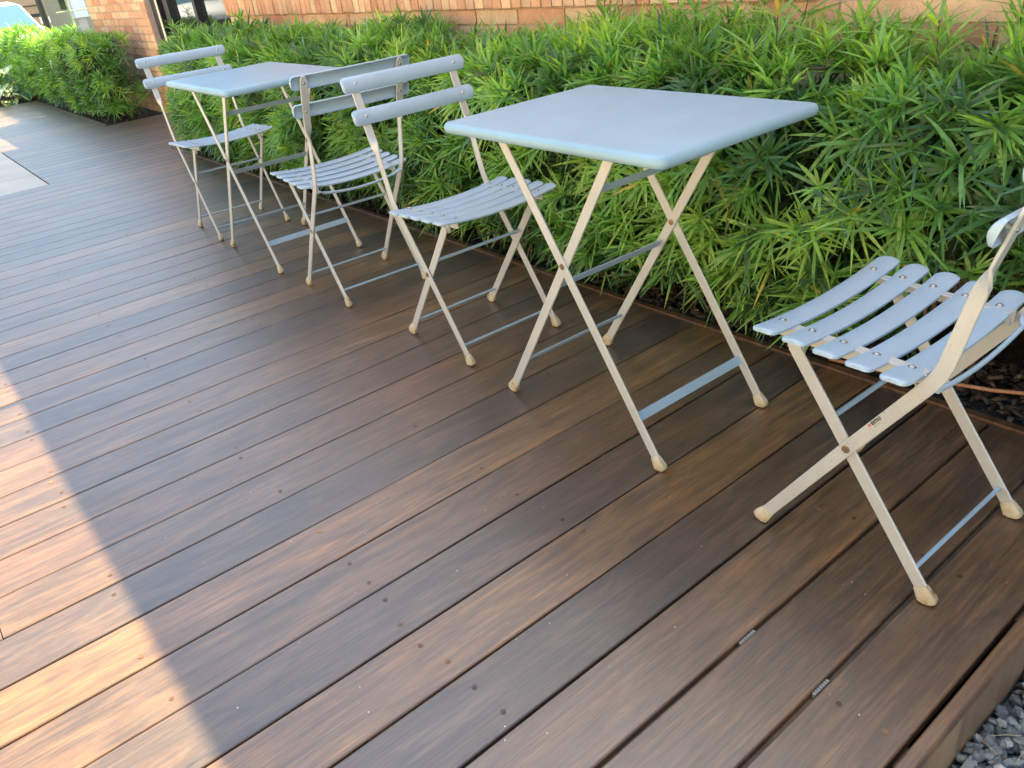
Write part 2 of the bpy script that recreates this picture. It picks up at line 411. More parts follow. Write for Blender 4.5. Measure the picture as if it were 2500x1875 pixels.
def child(mb,name,m,par,smooth=False,angle=None):
    o=mb.build(name,m,smooth=smooth,angle=angle); o.parent=par; o.matrix_parent_inverse=par.matrix_basis.inverted() if par.matrix_basis else Matrix(); return o
bpy.context.view_layer.update()
bk=MB(); brick_run(bk,1.75,-4.0,5.9,ZC,ZC+.067*12)
brick_run(bk,1.75,-4.0,1.10,ZC+.067*12,ZC+.067*16,phase=0)
brick_run(bk,1.75,-4.0,5.9,ZC+.067*16,3.1,phase=0)
child(bk,'brickwork',M['brick'],wall)
sd=MB()
y=1.105
while y<5.89:
    sd.box(1.735+random.uniform(-.002,.002),1.80,y+.004,y+.067-.004,.842+random.uniform(-.002,.002),ZC+.067*16-.005,bcol()); y+=.067
child(sd,'soldier_course',M['brick'],wall)
mo=MB(); mo.box(1.7585,2.05,-4.0,5.895,-.2,3.1); mo.box(1.744,1.757,1.112,5.89,.847,ZC+.067*16-.01)
child(mo,'mortar',M['mortar'],wall)
# roof edge that throws the shade over the deck
rf=MB(); rf.box(1.745,6.0,-6,8.575,3.105,3.2)
child(rf,'roof_edge',M['paver'],wall)
sp_=MB(); sp_.tube([(1.75,3.148,3.17),(1.66,3.148,3.17),(1.55,3.148,3.155)],[.017,.015,.008],10)  # unseen rod added at the roof edge to cast the notch shadow
child(sp_,'added_shadow_rod',M['bolt'],wall)
# end wall beyond the glazing
pier=empty('brick_end_wall',(1.75,8.8,0)); tag(pier,'free end of brick wall standing left of the dark glazing, behind the farther hedge','wall')
bpy.context.view_layer.update()
bk=MB(); brick_run(bk,1.75,7.88,9.98,ZC-.067,1.88,phase=1)
# bricks on the return face (towards the camera)
i=0; z=ZC-.067
while z<1.86:
    x=1.75+.092
    bk.box(x,x+.15,7.875,7.98,z+.005,z+.062,bcol()); z+=.067; i+=1
child(bk,'brickwork',M['brick'],pier)
mo=MB(); mo.box(1.7585,2.05,7.8845,9.976,-.2,1.875); child(mo,'mortar',M['mortar'],pier)
cp=MB(); cp.box(1.735,2.07,7.86,10.0,1.8765,1.93); child(cp,'coping',M['paver'],pier)

# glazing between the walls
m,nt,b=mat('dark_glass'); b.inputs['Base Color'].default_value=(.02,.025,.025,1); b.inputs['Roughness'].default_value=.03; b.inputs['Specular IOR Level'].default_value=1.0
bump(nt,b,noise(nt,coord(nt),1.2,2),.02,.02); M['glass']=m
M['frame']=m_simple('dark_bronze_frame',[(.3,(.018,.02,.02)),(.7,(.035,.036,.036))],20,.4)
gl=empty('glazed_shopfront',(1.86,6.8,0)); tag(gl,'dark framed glass wall in the gap between the brick walls, mirroring parked cars','window')
bpy.context.view_layer.update()
g=MB(); g.box(1.862,1.87,5.9,7.87,.03,3.1); child(g,'glass_pane',M['glass'],gl)
for nm,(a,bb,c0,c1,z0,z1) in {'door_jamb':(1.80,1.92,7.74,7.87,-.02,3.1)}.items():
    g=MB(); g.box(a,bb,c0,c1,z0,z1); child(g,nm,M['frame'],gl)
g=MB(); g.box(1.82,1.90,7.47,7.59,-.02,3.1); child(g,'mullion',M['frame'],gl)
g=MB(); g.box(1.82,1.90,6.78,6.84,-.02,3.1); child(g,'mullion',M['frame'],gl)
g=MB(); g.box(1.80,1.90,5.90,7.88,-.02,.028); child(g,'sill',M['bolt'],gl)
g=MB(); g.tube([(1.79,7.67,.2),(1.79,7.67,1.9)],.012,8); child(g,'door_handle',M['bolt'],gl)

# ------------------------------------------------------------------ hedges
def whorls(C,D,nl,Lr,Wr,cols,spread=(25,100),droop=.35,seed=0):
    """leaf whorls. C centres (n,3), D axis (n,3), cols (n,3)"""
    r=np.random.default_rng(seed); n=len(C)
    cnt=r.integers(nl[0],nl[1]+1,n); idx=np.repeat(np.arange(n),cnt); m=len(idx)
    D=D/np.linalg.norm(D,axis=1,keepdims=True)
    t=np.where(np.abs(D[:,2:3])<.9,np.array([[0,0,1.]]),np.array([[1.,0,0]])); A=np.cross(D,t); A/=np.linalg.norm(A,axis=1,keepdims=True); B=np.cross(D,A)
    first=np.concatenate([[0],np.cumsum(cnt)[:-1]]); kk=np.arange(m)-first[idx]; phi=kk*2.39996+r.normal(size=m)*.22+r.random(n)[idx]*6.3; th=np.radians(spread[0]+(spread[1]-spread[0])*r.random(m)**.8)
    a=A[idx];b=B[idx];d=D[idx]
    rad=a*np.cos(phi)[:,None]+b*np.sin(phi)[:,None]
    dirv=d*np.cos(th)[:,None]+rad*np.sin(th)[:,None]
    side=np.cross(dirv,d+1e-3); side/=np.linalg.norm(side,axis=1,keepdims=True)
    tw=(r.random(m)-.5)*.9; nrm=np.cross(side,dirv); side=side*np.cos(tw)[:,None]+nrm*np.sin(tw)[:,None]
    ws=(.75+.5*r.random(n))[idx]
    L=(Lr[0]+(Lr[1]-Lr[0])*r.random(m))*ws; W=(Wr[0]+(Wr[1]-Wr[0])*r.random(m))
    base=C[idx]+d*((r.random(m)-.8)*L*.32)[:,None]
    dr=droop*(.3+r.random(m))
    ts=np.array([0,.3,.68,1.]); ww=np.array([.35,1,.85,.08])
    V=np.empty((m,4,2,3))
    for k,tt in enumerate(ts):
        p=base+dirv*(L*tt)[:,None]; p[:,2]-=dr*L*tt*tt*.6
        p+=rad*(L*tt*tt*.12)[:,None]
        V[:,k,0]=p+side*(W*ww[k]/2)[:,None]; V[:,k,1]=p-side*(W*ww[k]/2)[:,None]
    I=np.arange(m*8).reshape(m,4,2)
    F=np.stack([np.stack([I[:,k,0],I[:,k,1],I[:,k+1,1],I[:,k+1,0]],-1) for k in range(3)],1).reshape(-1,4)
    c=cols[idx]*(.75+.5*r.random((m,1))); yel=r.random((m,1)); c=c*np.where(yel>.955,np.array([[1.5,1.2,.8]]),np.where(yel<.012,np.array([[2.2,.9,.9]]),1))
    return V.reshape(-1,3),F,np.repeat(c,3,0)
def snoise(P,s,seed):
    r=np.random.default_rng(seed); o=np.zeros(len(P))
    for _ in range(7):
        k=r.normal(size=3)*s; o+=np.sin(P@k+r.random()*6.3)
    return o/7**.5/1.2
LITE=np.array([.29,.52,.11]); YEL=np.array([.42,.60,.12]); MIDG=np.array([.15,.33,.075]); DRK=np.array([.042,.105,.034]); BLU=np.array([.06,.12,.06])
def hedge(name,label,x0,x1,y0,y1,z0,h,nsurf,ninner,seed,Lr=(.06,.125),Wr=(.006,.0095),stray=20,front_only=False):
    r=np.random.default_rng(seed)
    # surface samples: front face (facing -X), top, both ends
    Lx=x1-x0; Ly=y1-y0; Hz=h-z0
    areas=np.array([Ly*Hz,Ly*Lx,Lx*Hz,Lx*Hz]); kind=r.choice(4,nsurf,p=areas/areas.sum())
    u=r.random(nsurf); v=r.random(nsurf); P=np.empty((nsurf,3)); Nn=np.empty((nsurf,3))
    for k in range(4):
        s=kind==k
        if k==0: P[s]=np.stack([np.full(s.sum(),x0),y0+Ly*u[s],z0+Hz*v[s]],1); Nn[s]=(-1,0,0)
        if k==1: P[s]=np.stack([x0+Lx*u[s],y0+Ly*v[s],np.full(s.sum(),h)],1); Nn[s]=(0,0,1)
        if k==2: P[s]=np.stack([x0+Lx*u[s],np.full(s.sum(),y0),z0+Hz*v[s]],1); Nn[s]=(0,-1,0)
        if k==3: P[s]=np.stack([x0+Lx*u[s],np.full(s.sum(),y1),z0+Hz*v[s]],1); Nn[s]=(0,1,0)
    # round the arrises
    rr=.17
    cx=np.clip(P[:,0],x0+rr,x1-rr*.2); cy=np.clip(P[:,1],y0+rr,y1-rr); cz=np.clip(P[:,2],z0,h-rr)
    Q=np.stack([cx,cy,cz],1); dv=P-Q; ln=np.linalg.norm(dv,axis=1,keepdims=True)+1e-6
    P=Q+dv/ln*rr; Nn=.5*Nn+.5*dv/ln
    nz=snoise(P,4.5,seed+1); nz2=snoise(P,12,seed+2)
    depth=.035*nz+.02*nz2-.0
    # the base of a face tucks back under the shoulders
    under=np.clip((z0+.20-P[:,2])/.20,0,1)*(Nn[:,2]<.5)
    P=P+Nn*depth[:,None]-Nn*(under*.06)[:,None]
    jit=-np.abs(r.normal(size=nsurf))*.028; P+=Nn*jit[:,None]
    D=Nn*1.0+np.array([0,0,.55])+r.normal(size=(nsurf,3))*.38
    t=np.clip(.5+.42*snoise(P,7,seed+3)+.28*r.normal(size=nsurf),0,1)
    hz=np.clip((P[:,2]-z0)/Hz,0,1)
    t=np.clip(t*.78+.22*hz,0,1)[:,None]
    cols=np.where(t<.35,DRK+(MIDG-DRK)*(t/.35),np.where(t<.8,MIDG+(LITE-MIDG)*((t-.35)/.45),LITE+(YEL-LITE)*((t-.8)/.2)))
    blu=(r.random(nsurf)<.08)[:,None]; cols=np.where(blu,BLU*1.6,cols)
    keep=~((P[:,1]<.50)&(P[:,2]<.30+.05*r.random(nsurf))&(P[:,0]<1.45)); P,D,cols=P[keep],D[keep],cols[keep]
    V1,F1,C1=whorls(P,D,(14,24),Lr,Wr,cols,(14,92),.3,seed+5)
    # inner, older, darker foliage
    Pi=np.stack([x0+.06+(Lx-.08)*r.random(ninner)**1.6,y0+.05+(Ly-.1)*r.random(ninner),z0+(Hz-.07)*r.random(ninner)],1)
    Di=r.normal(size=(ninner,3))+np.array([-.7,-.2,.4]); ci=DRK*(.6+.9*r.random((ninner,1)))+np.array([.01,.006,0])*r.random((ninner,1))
    keep=~((Pi[:,1]<.50)&(Pi[:,2]<.28)&(Pi[:,0]<1.42)); Pi,Di,ci=Pi[keep],Di[keep],ci[keep]
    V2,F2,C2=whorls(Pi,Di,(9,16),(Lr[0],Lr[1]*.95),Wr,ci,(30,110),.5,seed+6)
    # stray shoots above the top
    ns=stray; b0=np.stack([x0+.08+(Lx-.15)*r.random(ns),y0+Ly*r.random(ns),np.full(ns,h-.02)],1)
    if ns>30: b0[:26,1]=.2+1.7*r.random(26); b0[:26,0]=x0+.2+.3*r.random(26); b0[:26,2]+=.03 
    Ps=[];Ds=[];sh=MB()
    for i in range(ns):
        hh=r.uniform(.0,.075) if r.random()<.85 else r.uniform(.08,.13); lean=r.normal(size=2)*.02
        for q in range(3):
            f=q/2; Ps.append(b0[i]+np.array([lean[0]*f,lean[1]*f,hh*f])); Ds.append((lean[0]*3,lean[1]*3,1))
        sh.tube([b0[i]-np.array([0,0,.1]),b0[i]+np.array([lean[0],lean[1],hh])],.0016,5)
    cs=np.repeat(MIDG*1.1+(LITE-MIDG)*r.random((ns,1)),3,0)
    V3,F3,C3=whorls(np.array(Ps),np.array(Ds,float),(8,13),(.06,.125),Wr,cs,(20,80),.3,seed+7)
    V=np.concatenate([V1,V2,V3]); F=np.concatenate([F1,F2+len(V1),F3+len(V1)+len(V2)]); Cc=np.concatenate([C1,C2,C3])
    root=empty(name,((x0+x1)/2,(y0+y1)/2,0)); tag(root,label,'hedge'); bpy.context.view_layer.update()
    V=V-np.array(root.location)
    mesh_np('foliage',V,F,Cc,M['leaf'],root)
    # woody stems
    st=MB()
    for _ in range(int(Ly*14)):
        bx=r.uniform(x0+.15,x1-.05); by=r.uniform(y0+.05,y1-.05)
        for q in range(3):
            tx=np.clip(bx+r.normal()*.13,x0+.03,x1-.02); ty=by+r.normal()*.14; tz=r.uniform(.3,h-.06)
            st.tube([(bx,by,-.05),((bx*.6+tx*.4),(by*.6+ty*.4),tz*.5),(tx,ty,tz)],[.008,.005,.002],5)
    st.add(sh.v,sh.f); child(st,'stems',M['twig'],root)
    # dark filler core: the shade inside the row is put into its colour
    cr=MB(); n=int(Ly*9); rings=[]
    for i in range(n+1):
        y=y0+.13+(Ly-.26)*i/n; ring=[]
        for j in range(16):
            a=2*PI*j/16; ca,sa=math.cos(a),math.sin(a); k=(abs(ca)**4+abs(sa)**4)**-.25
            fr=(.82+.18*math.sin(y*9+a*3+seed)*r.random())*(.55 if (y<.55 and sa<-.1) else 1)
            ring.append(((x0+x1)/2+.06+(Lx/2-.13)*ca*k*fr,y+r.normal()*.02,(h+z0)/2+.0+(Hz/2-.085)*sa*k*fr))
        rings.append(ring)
    cr.loft(rings,True); child(cr,'inner_shade_core',M['core'],root)
    return root
hedge('hedge','long bright green strap-leaved hedge beside the tables and chairs, backed by the brick wall',1.11,1.66,-1.35,5.85,.07,.756,2300,2500,21,Lr=(.064,.122),Wr=(.0068,.0112),stray=75)
hedge('hedge','farther clipped green hedge left of the brick end wall, its far top sunlit',1.16,1.57,8.17,14.6,.05,.745,1100,800,51,Lr=(.06,.115),Wr=(.007,.011),stray=4)

# variegated broad-leaved plant at the end of the deck
def broad_plant(cx,cy,n,seed,scale,label):
    r=np.random.default_rng(seed); root=empty('variegated_plant',(cx,cy,-.04)); tag(root,label,'plant','broad variegated plants at the far end of the deck'); bpy.context.view_layer.update()
    lf=MB(); sm=MB()
    for i in range(n):
        a=r.uniform(0,6.28); el=r.uniform(.25,1.25); L=r.uniform(.16,.26)*scale; W=L*r.uniform(.5,.68)
        d=np.array([math.cos(a)*math.cos(el),math.sin(a)*math.cos(el),math.sin(el)]); st=r.uniform(.08,.26)*scale
        p0=np.array([cx+r.normal()*.06,cy+r.normal()*.06,-.03]); p1=p0+d*st; sm.tube([p0,p0+d*st*.5+[0,0,.02],p1],.004,5)
        s=np.cross(d,[0,0,1]); s/=np.linalg.norm(s)+1e-6
        white=(.62,.66,.45); gr=(.07,.17,.06); md=(.16,.30,.09)
        T=8; xs=[-1,-.62,-.3,0,.3,.62,1]; rings=[]
        for k in range(T+1):
            t=k/T; w=math.sin(PI*min(1,(t*.93+.05)))**.75*W/2; c=p1+d*L*t*(1-.25*t); c=c+np.array([0,0,-.5*L*t*t])
            rings.append([c+s*w*x+np.array([0,0,.22*w*(abs(x))+.012*math.sin(k*2.1+i)*abs(x)]) for x in xs])
        base=len(lf.v)
        vs=[q for rg in rings for q in rg]; fs=[];cs=[]
        lf.v.extend([tuple(q) for q in vs])
        for k in range(T):
            for j in range(6):
                lf.f.append((base+k*7+j,base+k*7+j+1,base+(k+1)*7+j+1,base+(k+1)*7+j))
                e=j in(0,5); lf.c.append(white if e or (j in(1,4) and r.random()<.3) else (md if r.random()<.4 else gr))
    child(lf,'leaves',M['bigleaf'],root,True); child(sm,'stalks',M['twig'],root)
broad_plant(.90,12.1,34,3,1.8,'white-edged broad leaves in full sun, at the left border of the photo')
broad_plant(1.30,11.95,14,5,1.15,'dull grey-green round leaves in shade, touching the farther hedge')
broad_plant(.35,12.4,20,8,1.6,'white-edged leafy clump farthest left behind the sunlit deck end')

# copper-coloured drip pipe on the mulch
dp=MB(); dp.tube([(1.155,.62,.012),(1.165,.50,.018),(1.185,.40,.022),(1.213,.315,.02),(1.238,.236,.02),(1.268,.178,.02),(1.32,.09,.012),(1.42,-.02,.0),(1.5,-.2,-.02)],.0052,10)
M['copper']=m_simple('copper_pipe',[(.3,(.30,.14,.07)),(.7,(.46,.24,.13))],30,.4)
tag(dp.build('drip_pipe',M['copper'],smooth=True),'thin copper-brown irrigation pipe lying on the mulch under the nearest chair','pipe')

# ------------------------------------------------------------------ furniture
def slat(mb,half,w,z0,crown,lip,th,sag,frame,rc=.013,ns=26,na=8,zr=None):
    """hollow arched slat. local: s along length, u across, n normal. frame(s,u,n)->point"""
    ss=[-half,-half+.0015,-half+.005,-half+rc*.6,-half+rc]+list(np.linspace(-half+rc+.01,half-rc-.01,ns))+[half-rc,half-rc*.6,half-.005,half-.0015,half]
    rings=[]
    for s in ss:
        e=max(0,rc-(half-abs(s))); ww=w-(rc-math.sqrt(max(rc*rc-e*e,0)))*.9
        ww=max(ww,w-rc*.9)
        endd=1 if abs(s)<half-.004 else (.75 if abs(s)<half-.001 else .45)
        n0=sag*((s/half)**2)
        top=[];bot=[]
        for i in range(na+1):
            x=-1+2*i/na; u=ww*x; h=crown*(1-x*x)
            if abs(x)>.999: h-= .0012
            top.append((s,u,n0+h*1.0-(1-endd)*.003)); bot.append((s,u*(1-.002/ww*1.4),(n0+h-th) if abs(s)<half-.0035 else n0-lip+.0004))
        bl=[(s,-ww,n0-lip),(s,-ww+.002,n0-lip)]; br=[(s,ww-.002,n0-lip),(s,ww,n0-lip)]
        loop=[bl[0]]+top+[br[1],br[0]]+bot[::-1]+[bl[1]]
        rings.append([frame(*q) for q in loop])
    mb.loft(rings,True)
def dome(mb,p,nrm,r,h,n=12):
    p=Vector(p);nrm=Vector(nrm).normalized(); a=nrm.orthogonal().normalized(); b=nrm.cross(a)
    rings=[]
    for q,(rr,hh) in enumerate(((1.55,-.0),(1.5,.18),(1.18,.22),(1.05,.05),(1,.1),(.9,.7),(.55,1),(.05,1.08))):
        rings.append([p+nrm*hh*h+a*rr*r*math.cos(2*PI*k/n)+b*rr*r*math.sin(2*PI*k/n) for k in range(n)])
    mb.loft(rings,True)
def bolt_head(mb,p,nrm,r=.0075,n=16):
    p=Vector(p);nrm=Vector(nrm).normalized(); a=nrm.orthogonal().normalized(); b=nrm.cross(a); rings=[]
    for rr,hh in ((1,0),(1,.35),(.86,.45),(.62,.45),(.5,.2),(.42,.2),(.4,.5),(.1,.55)):
        rings.append([p+nrm*hh*r*.6+a*rr*r*math.cos(2*PI*k/n)+b*rr*r*math.sin(2*PI*k/n) for k in range(n)])
    mb.loft(rings,True)
def cap(mb,foot,axis,wide,thin):
    """plastic foot: foot = contact point, axis = unit vector up the leg"""
    foot,axis,wide,thin=Vector(foot),Vector(axis).normalized(),Vector(wide).normalized(),Vector(thin).normalized()
    rings=[]
    for t,w,h in ((0,.45,.5),(.002,.75,.75),(.006,.93,.92),(.014,1.0,1.0),(.03,.86,.72),(.040,.76,.6),(.041,.66,.5)):
        ring=[]
        for k in range(16):
            a=2*PI*(k+.5)/16; ca,sa=math.cos(a),math.sin(a); q=(abs(ca)**5+abs(sa)**5)**(-1/5)
            pt=foot+axis*t*.92+wide*.0172*w*ca*q+thin*.0102*h*sa*q
            if t<.02: pt.z=max(pt.z,.0012) 
            ring.append(pt)
        rings.append(ring)
    mb.loft(rings,True)
X_=Vector((1,0,0))
def flatleg(mb,pts,x,w=.0125,t=.0026):
    """straight or bent flat bar in the Y-Z plane at x, wide in the plane"""
    fr=[]; P=[Vector((x,y,z)) for y,z in pts]
    for i,p in enumerate(P):
        d=(P[min(i+1,len(P)-1)]-P[max(i-1,0)]).normalized(); side=X_.cross(d).normalized()
        fr.append((p,side,X_,w,t))
    mb.bar(fr)

def make_chair():
    root=empty('folding_chair')
    SL=.213; zr=.4508; sag=.016; rzo=sag*(.1495/SL)**2
    for i in range(5):
        yc=.0053-.0601*i; z=zr-.0033*i
        mb=MB()
        slat(mb,SL,.0235,0,.0036,.0058,.0018,sag,lambda s,u,n,yc=yc,z=z:(s,yc+u,z-.0036-rzo+n+(.0 if i else 0)))
        sl_=mb.build('seat_slat',M['paint'],root,True,40)
        for sx in(-1,1): rv=MB(); dome(rv,(sx*.1495,yc,z+.0004),(-sx*.10,0,1),.0046,.0028); rv.build('rivet',M['bolt'],sl_,True,50)
    # seat rails under the slats
    for sx in(-1,1):
        mb=MB(); x=sx*.1525
        mb.bar([((x,.024,.4335),(0,0,1),X_,.0085,.0016),((x,.0,.4325),(0,0,1),X_,.0105,.0016),((x,-.2,.4245),(0,0,1),X_,.0115,.0016),((x,-.262,.422),(0,0,1),X_,.0115,.0016)])
        mb.bar([((x-sx*.009,.022,.4425),(1,0,0),(0,.05,1),.009,.0012),((x-sx*.009,-.26,.4335),(1,0,0),(0,.05,1),.009,.0012)])
        mb.build('seat_rail',M['paint_leg'],root)
        mb=MB(); mb.tube([(x,-.252,.4035),(x,-.252,.405),(x,-.252,.416)],[.004,.0062,.0062],10); mb.build('seat_stud',M['paint_leg'],root,True,40)
        # short lug joining the front of the rail to the leg
        mb=MB(); mb.bar([((sx*.157,-.048,.412),(0,0,1),X_,.011,.0035),((sx*.157,-.015,.418),(0,0,1),X_,.011,.0035)]); mb.build('bracket',M['paint_leg'],root)
    # leg A: upright that bends under the seat and becomes the front leg
    A0=Vector((0,.0187,0)); pv=Vector((0,-.1537,.2534)); bend=(-.2915,.449)
    for sx in(-1,1):
        x=sx*.1712; mb=MB()
        d=(Vector((x,bend[0],bend[1]))-Vector((x,.0187,0))).normalized(); side=X_.cross(d).normalized()
        f0=Vector((x,.0187,0))+d*.018
        fr=[(f0,side,X_,.0125,.0026),(Vector((x,pv.y,pv.z)),side,X_,.0125,.0026),(Vector((x,-.270,.4185)),side,X_,.0125,.0026)]
        # bend
        d2=Vector((0,-.0425,.165)).normalized(); s2=X_.cross(d2).normalized()
        for t in (.0,.25,.5,.75,1.):
            a=Vector((x,-.270,.4185)); m_=Vector((x,bend[0]-.002,bend[1]+.0)); c_=Vector((x,-.3025,.492))
            p=(1-t)**2*a+2*t*(1-t)*m_+t*t*c_; sd=(side*(1-t)+s2*t).normalized(); 
            if t>0: fr.append((p,sd,X_,.0125,.0026))
        fr.append((Vector((x,-.3205,.5625)),s2,X_,.0118,.0027))
        # quarter twist so that the bar faces forward behind the back slats
        d3=Vector((0,-.0317,.0891)).normalized(); wideF=X_; thinF=X_.cross(d3).normalized()
        P0=Vector((x,-.3300,.598)); P1=Vector((x*1.008,-.3440,.640))
        for t in np.linspace(0,1,8):
            ang=t*PI/2; w_=s2*math.cos(ang)+X_*math.sin(ang)*sx; n_=X_*math.cos(ang)-s2*math.sin(ang)*sx
            fr.append((P0.lerp(P1,t),w_,n_,.0118+(.0004*t),.0027+.0012*math.sin(PI*t)))
        for (yy,zz) in ((-.3640,.698),(-.3956,.787)): fr.append((Vector((x*1.01,yy,zz)),X_*sx,Vector((0,d3.z,-d3.y))*sx,.0128,.0028))
        fr.append((Vector((x*1.01,-.3990,.798)),X_*sx,Vector((0,d3.z,-d3.y))*sx,.0105,.0024)); fr.append((Vector((x*1.01,-.4012,.8045)),X_*sx,Vector((0,d3.z,-d3.y))*sx,.006,.0024))
        mb.bar(fr); lg=mb.build('leg',M['paint_leg'],root,True,30)
        cm=MB(); cap(cm,(x,.0187,0),d,side,X_); cm.build('foot_cap',M['cap'],lg,True,50)
        bm_=MB(); bolt_head(bm_,(x+sx*.0026,pv.y,pv.z),(sx,0,0)); bm_.build('pivot_bolt',M['rustbolt'],lg,True,40)
        # leg B: rear foot to seat front
        xb=sx*.1642; B0=Vector((xb,-.3366,0)); B1=Vector((xb,-.026,.4215)); db=(B1-B0).normalized(); sb=X_.cross(db).normalized()
        mb=MB(); mb.bar([(B0+db*.018,sb,X_,.0125,.0026),(B1-db*.01,sb,X_,.0125,.0026),(B1,sb,X_,.009,.0026)])
        lg=mb.build('leg',M['paint_leg'],root,True,30)
        cm=MB(); cap(cm,B0,db,sb,X_); cm.build('foot_cap',M['cap'],lg,True,50)
    def rod(name,y,z,hx,r=.0042):
        mb=MB(); mb.tube([(-hx,y,z),(-hx*.5,y,z),(0,y,z),(hx*.5,y,z),(hx,y,z)],r,12); mb.build(name,M['paint'],root,True,50)
    rod('front_stretcher',-.019,.055,.169); rod('rear_stretcher',-.2965,.055,.1625); rod('cross_rod',-.117,.301,.1625,.005)
    # curved rod behind the seat with flattened ends
    mb=MB(); pts=[]
    for s in np.linspace(-1,1,21): pts.append((s*.148,-.280,.3965+.0145*s*s))
    mb.tube(pts,.0045,10)
    for sx in(-1,1):
        mb.bar([((sx*.145,-.280,.4105),(0,1,0),(-.2*sx,0,1),.004,.003),((sx*.154,-.280,.417),(0,1,0),(-.3*sx,0,1),.010,.0018),((sx*.1685,-.278,.4195),(0,1,0),(0,0,1),.013,.0018)])
    mb.build('seat_support_rod',M['paint'],root,True,40)
    # back slats
    dz=Vector((0,-.0317,.0891)).normalized(); fw=Vector((0,dz.z,-dz.y))   # fw faces the sitter
    for (yy,zz) in ((-.3504,.7015),(-.3820,.7895)):
        c=Vector((0,yy,zz)); mb=MB()
        slat(mb,.2135,.0222,0,.0070,.0078,.0018,.0035,lambda s,u,n,c=c:c+X_*s+dz*u+fw*(n-.0050),rc=.012)
        b_=mb.build('back_slat',M['paint'],root,True,40)
        for sx in(-1,1):
            rv=MB(); dome(rv,c+X_*sx*.1735+fw*(.0027),fw,.0052,.003); rv.build('rivet',M['bolt'],b_,True,50)
            rv=MB(); rv.tube([c+X_*sx*.1735-fw*.0128,c+X_*sx*.1735-fw*.002],.0045,10); rv.build('spacer',M['paint_leg'],b_,True,50)
            rv=MB(); dome(rv,c+X_*sx*.1735-fw*(.0162),-fw,.004,.002); rv.build('rivet',M['bolt'],b_,True,50)
    return root

def make_table():
    root=empty('folding_table'); w,l,H=.4895/2,.7063/2,.74
    # top: slab with rolled rim
    def rr(hw,hl,rc,z,n=8):
        ring=[]
        for cxs,cys,a0 in ((1,1,0),(-1,1,90),(-1,-1,180),(1,-1,270)):
            for k in range(n+1):
                a=R(a0+90*k/n); ring.append((cxs*(hw-rc)+rc*math.cos(a),cys*(hl-rc)+rc*math.sin(a),z))
        return ring
    mb=MB(); r=.0125; rings=[]
    rings.append(rr(w-.018,l-.018,.006,H-.022)); rings.append(rr(w-.018,l-.018,.006,H-.0255)); rings.append(rr(w-.0125,l-.0125,.010,H-.026))
    for a in np.linspace(-90,90,13):
        ca,sa=math.cos(R(a)),math.sin(R(a)); q=w-.0125+.0125*ca; q2=l-.0125+.0125*ca
        rings.append(rr(q,q2,.010+.0125*ca,H-.0132+.0128*sa if sa<0 else H-.0132+.0132*sa))
    rings.append(rr(w-.022,l-.022,.008,H+.0002)); rings.append(rr(w*.6,l*.6,.008,H-.0004)); rings.append(rr(.02,.02,.008,H-.0006))
    mb.loft(rings,False); n=len(rings[0])
    mb.f.append(tuple(len(mb.v)-n+j for j in range(n))); mb.c.append(None)
    mb.f.append(tuple(n-1-j for j in range(n))); mb.c.append(None)
    mb.build('tabletop',M['top'],root,True,40)
    py,pz=.0082,.4345
    frames={'M':(-.2867,.1872,.003),'N':(.2803,.1820,0)}
    for key,(fy,hx,_) in frames.items():
        d=Vector((0,py-fy,pz)).normalized(); side=X_.cross(d).normalized()
        for sx in(-1,1):
            x=sx*hx; F0=Vector((x,fy,0)); top=F0+d*((.7145)/d.z)
            mb=MB(); mb.bar([(F0+d*.018,side,X_,.0125,.0026),(top,side,X_,.0125,.0026)])
            lg=mb.build('leg',M['paint_leg'],root)
            cm=MB(); cap(cm,F0,d,side,X_); cm.build('foot_cap',M['cap'],lg,True,50)
            bb=MB(); 
            if key=='M': bolt_head(bb,(x+sx*.0026,py,pz),(sx,0,0)); bb.build('pivot_bolt',M['rustbolt'],lg,True,40)
            else: bolt_head(bb,(x-sx*.0026,py,pz),(-sx,0,0)); bb.build('pivot_bolt',M['rustbolt'],lg,True,40)
        def flat(name,z,hw=.0115):
            t=z/d.z; c=Vector((0,fy,0))+d*t; mb=MB()
            mb.bar([(c-X_*(hx-.0028),side,d,.0018,hw),(c+X_*(hx-.0028),side,d,.0018,hw)]) ; mb.build(name,M['paint'],root)
        if key=='M': flat('lower_bar',.112)
        else: flat('lower_bar',.117,.008); flat('middle_bar',.372,.0115); flat('upper_bar',.628,.011)
    # runners under the top that hold the legs
    for yy in(-.187,.19):
        mb=MB(); mb.bar([((-.2,yy,.7165),(0,1,0),(0,0,1),.012,.0025),((.2,yy,.7165),(0,1,0),(0,0,1),.012,.0025)]); mb.build('top_runner',M['paint_leg'],root)
    return root
# painted tabletop: silver with the sky's blue put into it, slightly mottled by use
m,nt,b=mat('sky_tinted_tabletop'); c=coord(nt)
n1=noise(nt,c,4,5,.6); col=mix(nt,(.285,.45,.535),ramp(nt,n1,[(.35,1),(.7,.86)]),1,'MULTIPLY'); col=mix(nt,col,(.46,.52,.54),ramp(nt,noise(nt,vmul(nt,c,(1,2.2,1)),11,6,.75,1.2),[(.55,0),(.78,.35)])); col=mix(nt,col,(.16,.2,.22),ramp(nt,noise(nt,c,210,2),[(.70,0),(.74,.5)])); nt.links.new(col,b.inputs['Base Color'])
b.inputs['Metallic'].default_value=.0; b.inputs['Specular IOR Level'].default_value=.4; nt.links.new(mrange(nt,noise(nt,c,7,4),.34,.5),b.inputs['Roughness']); bump(nt,b,noise(nt,c,700,2),.05,.0004); M['top']=m

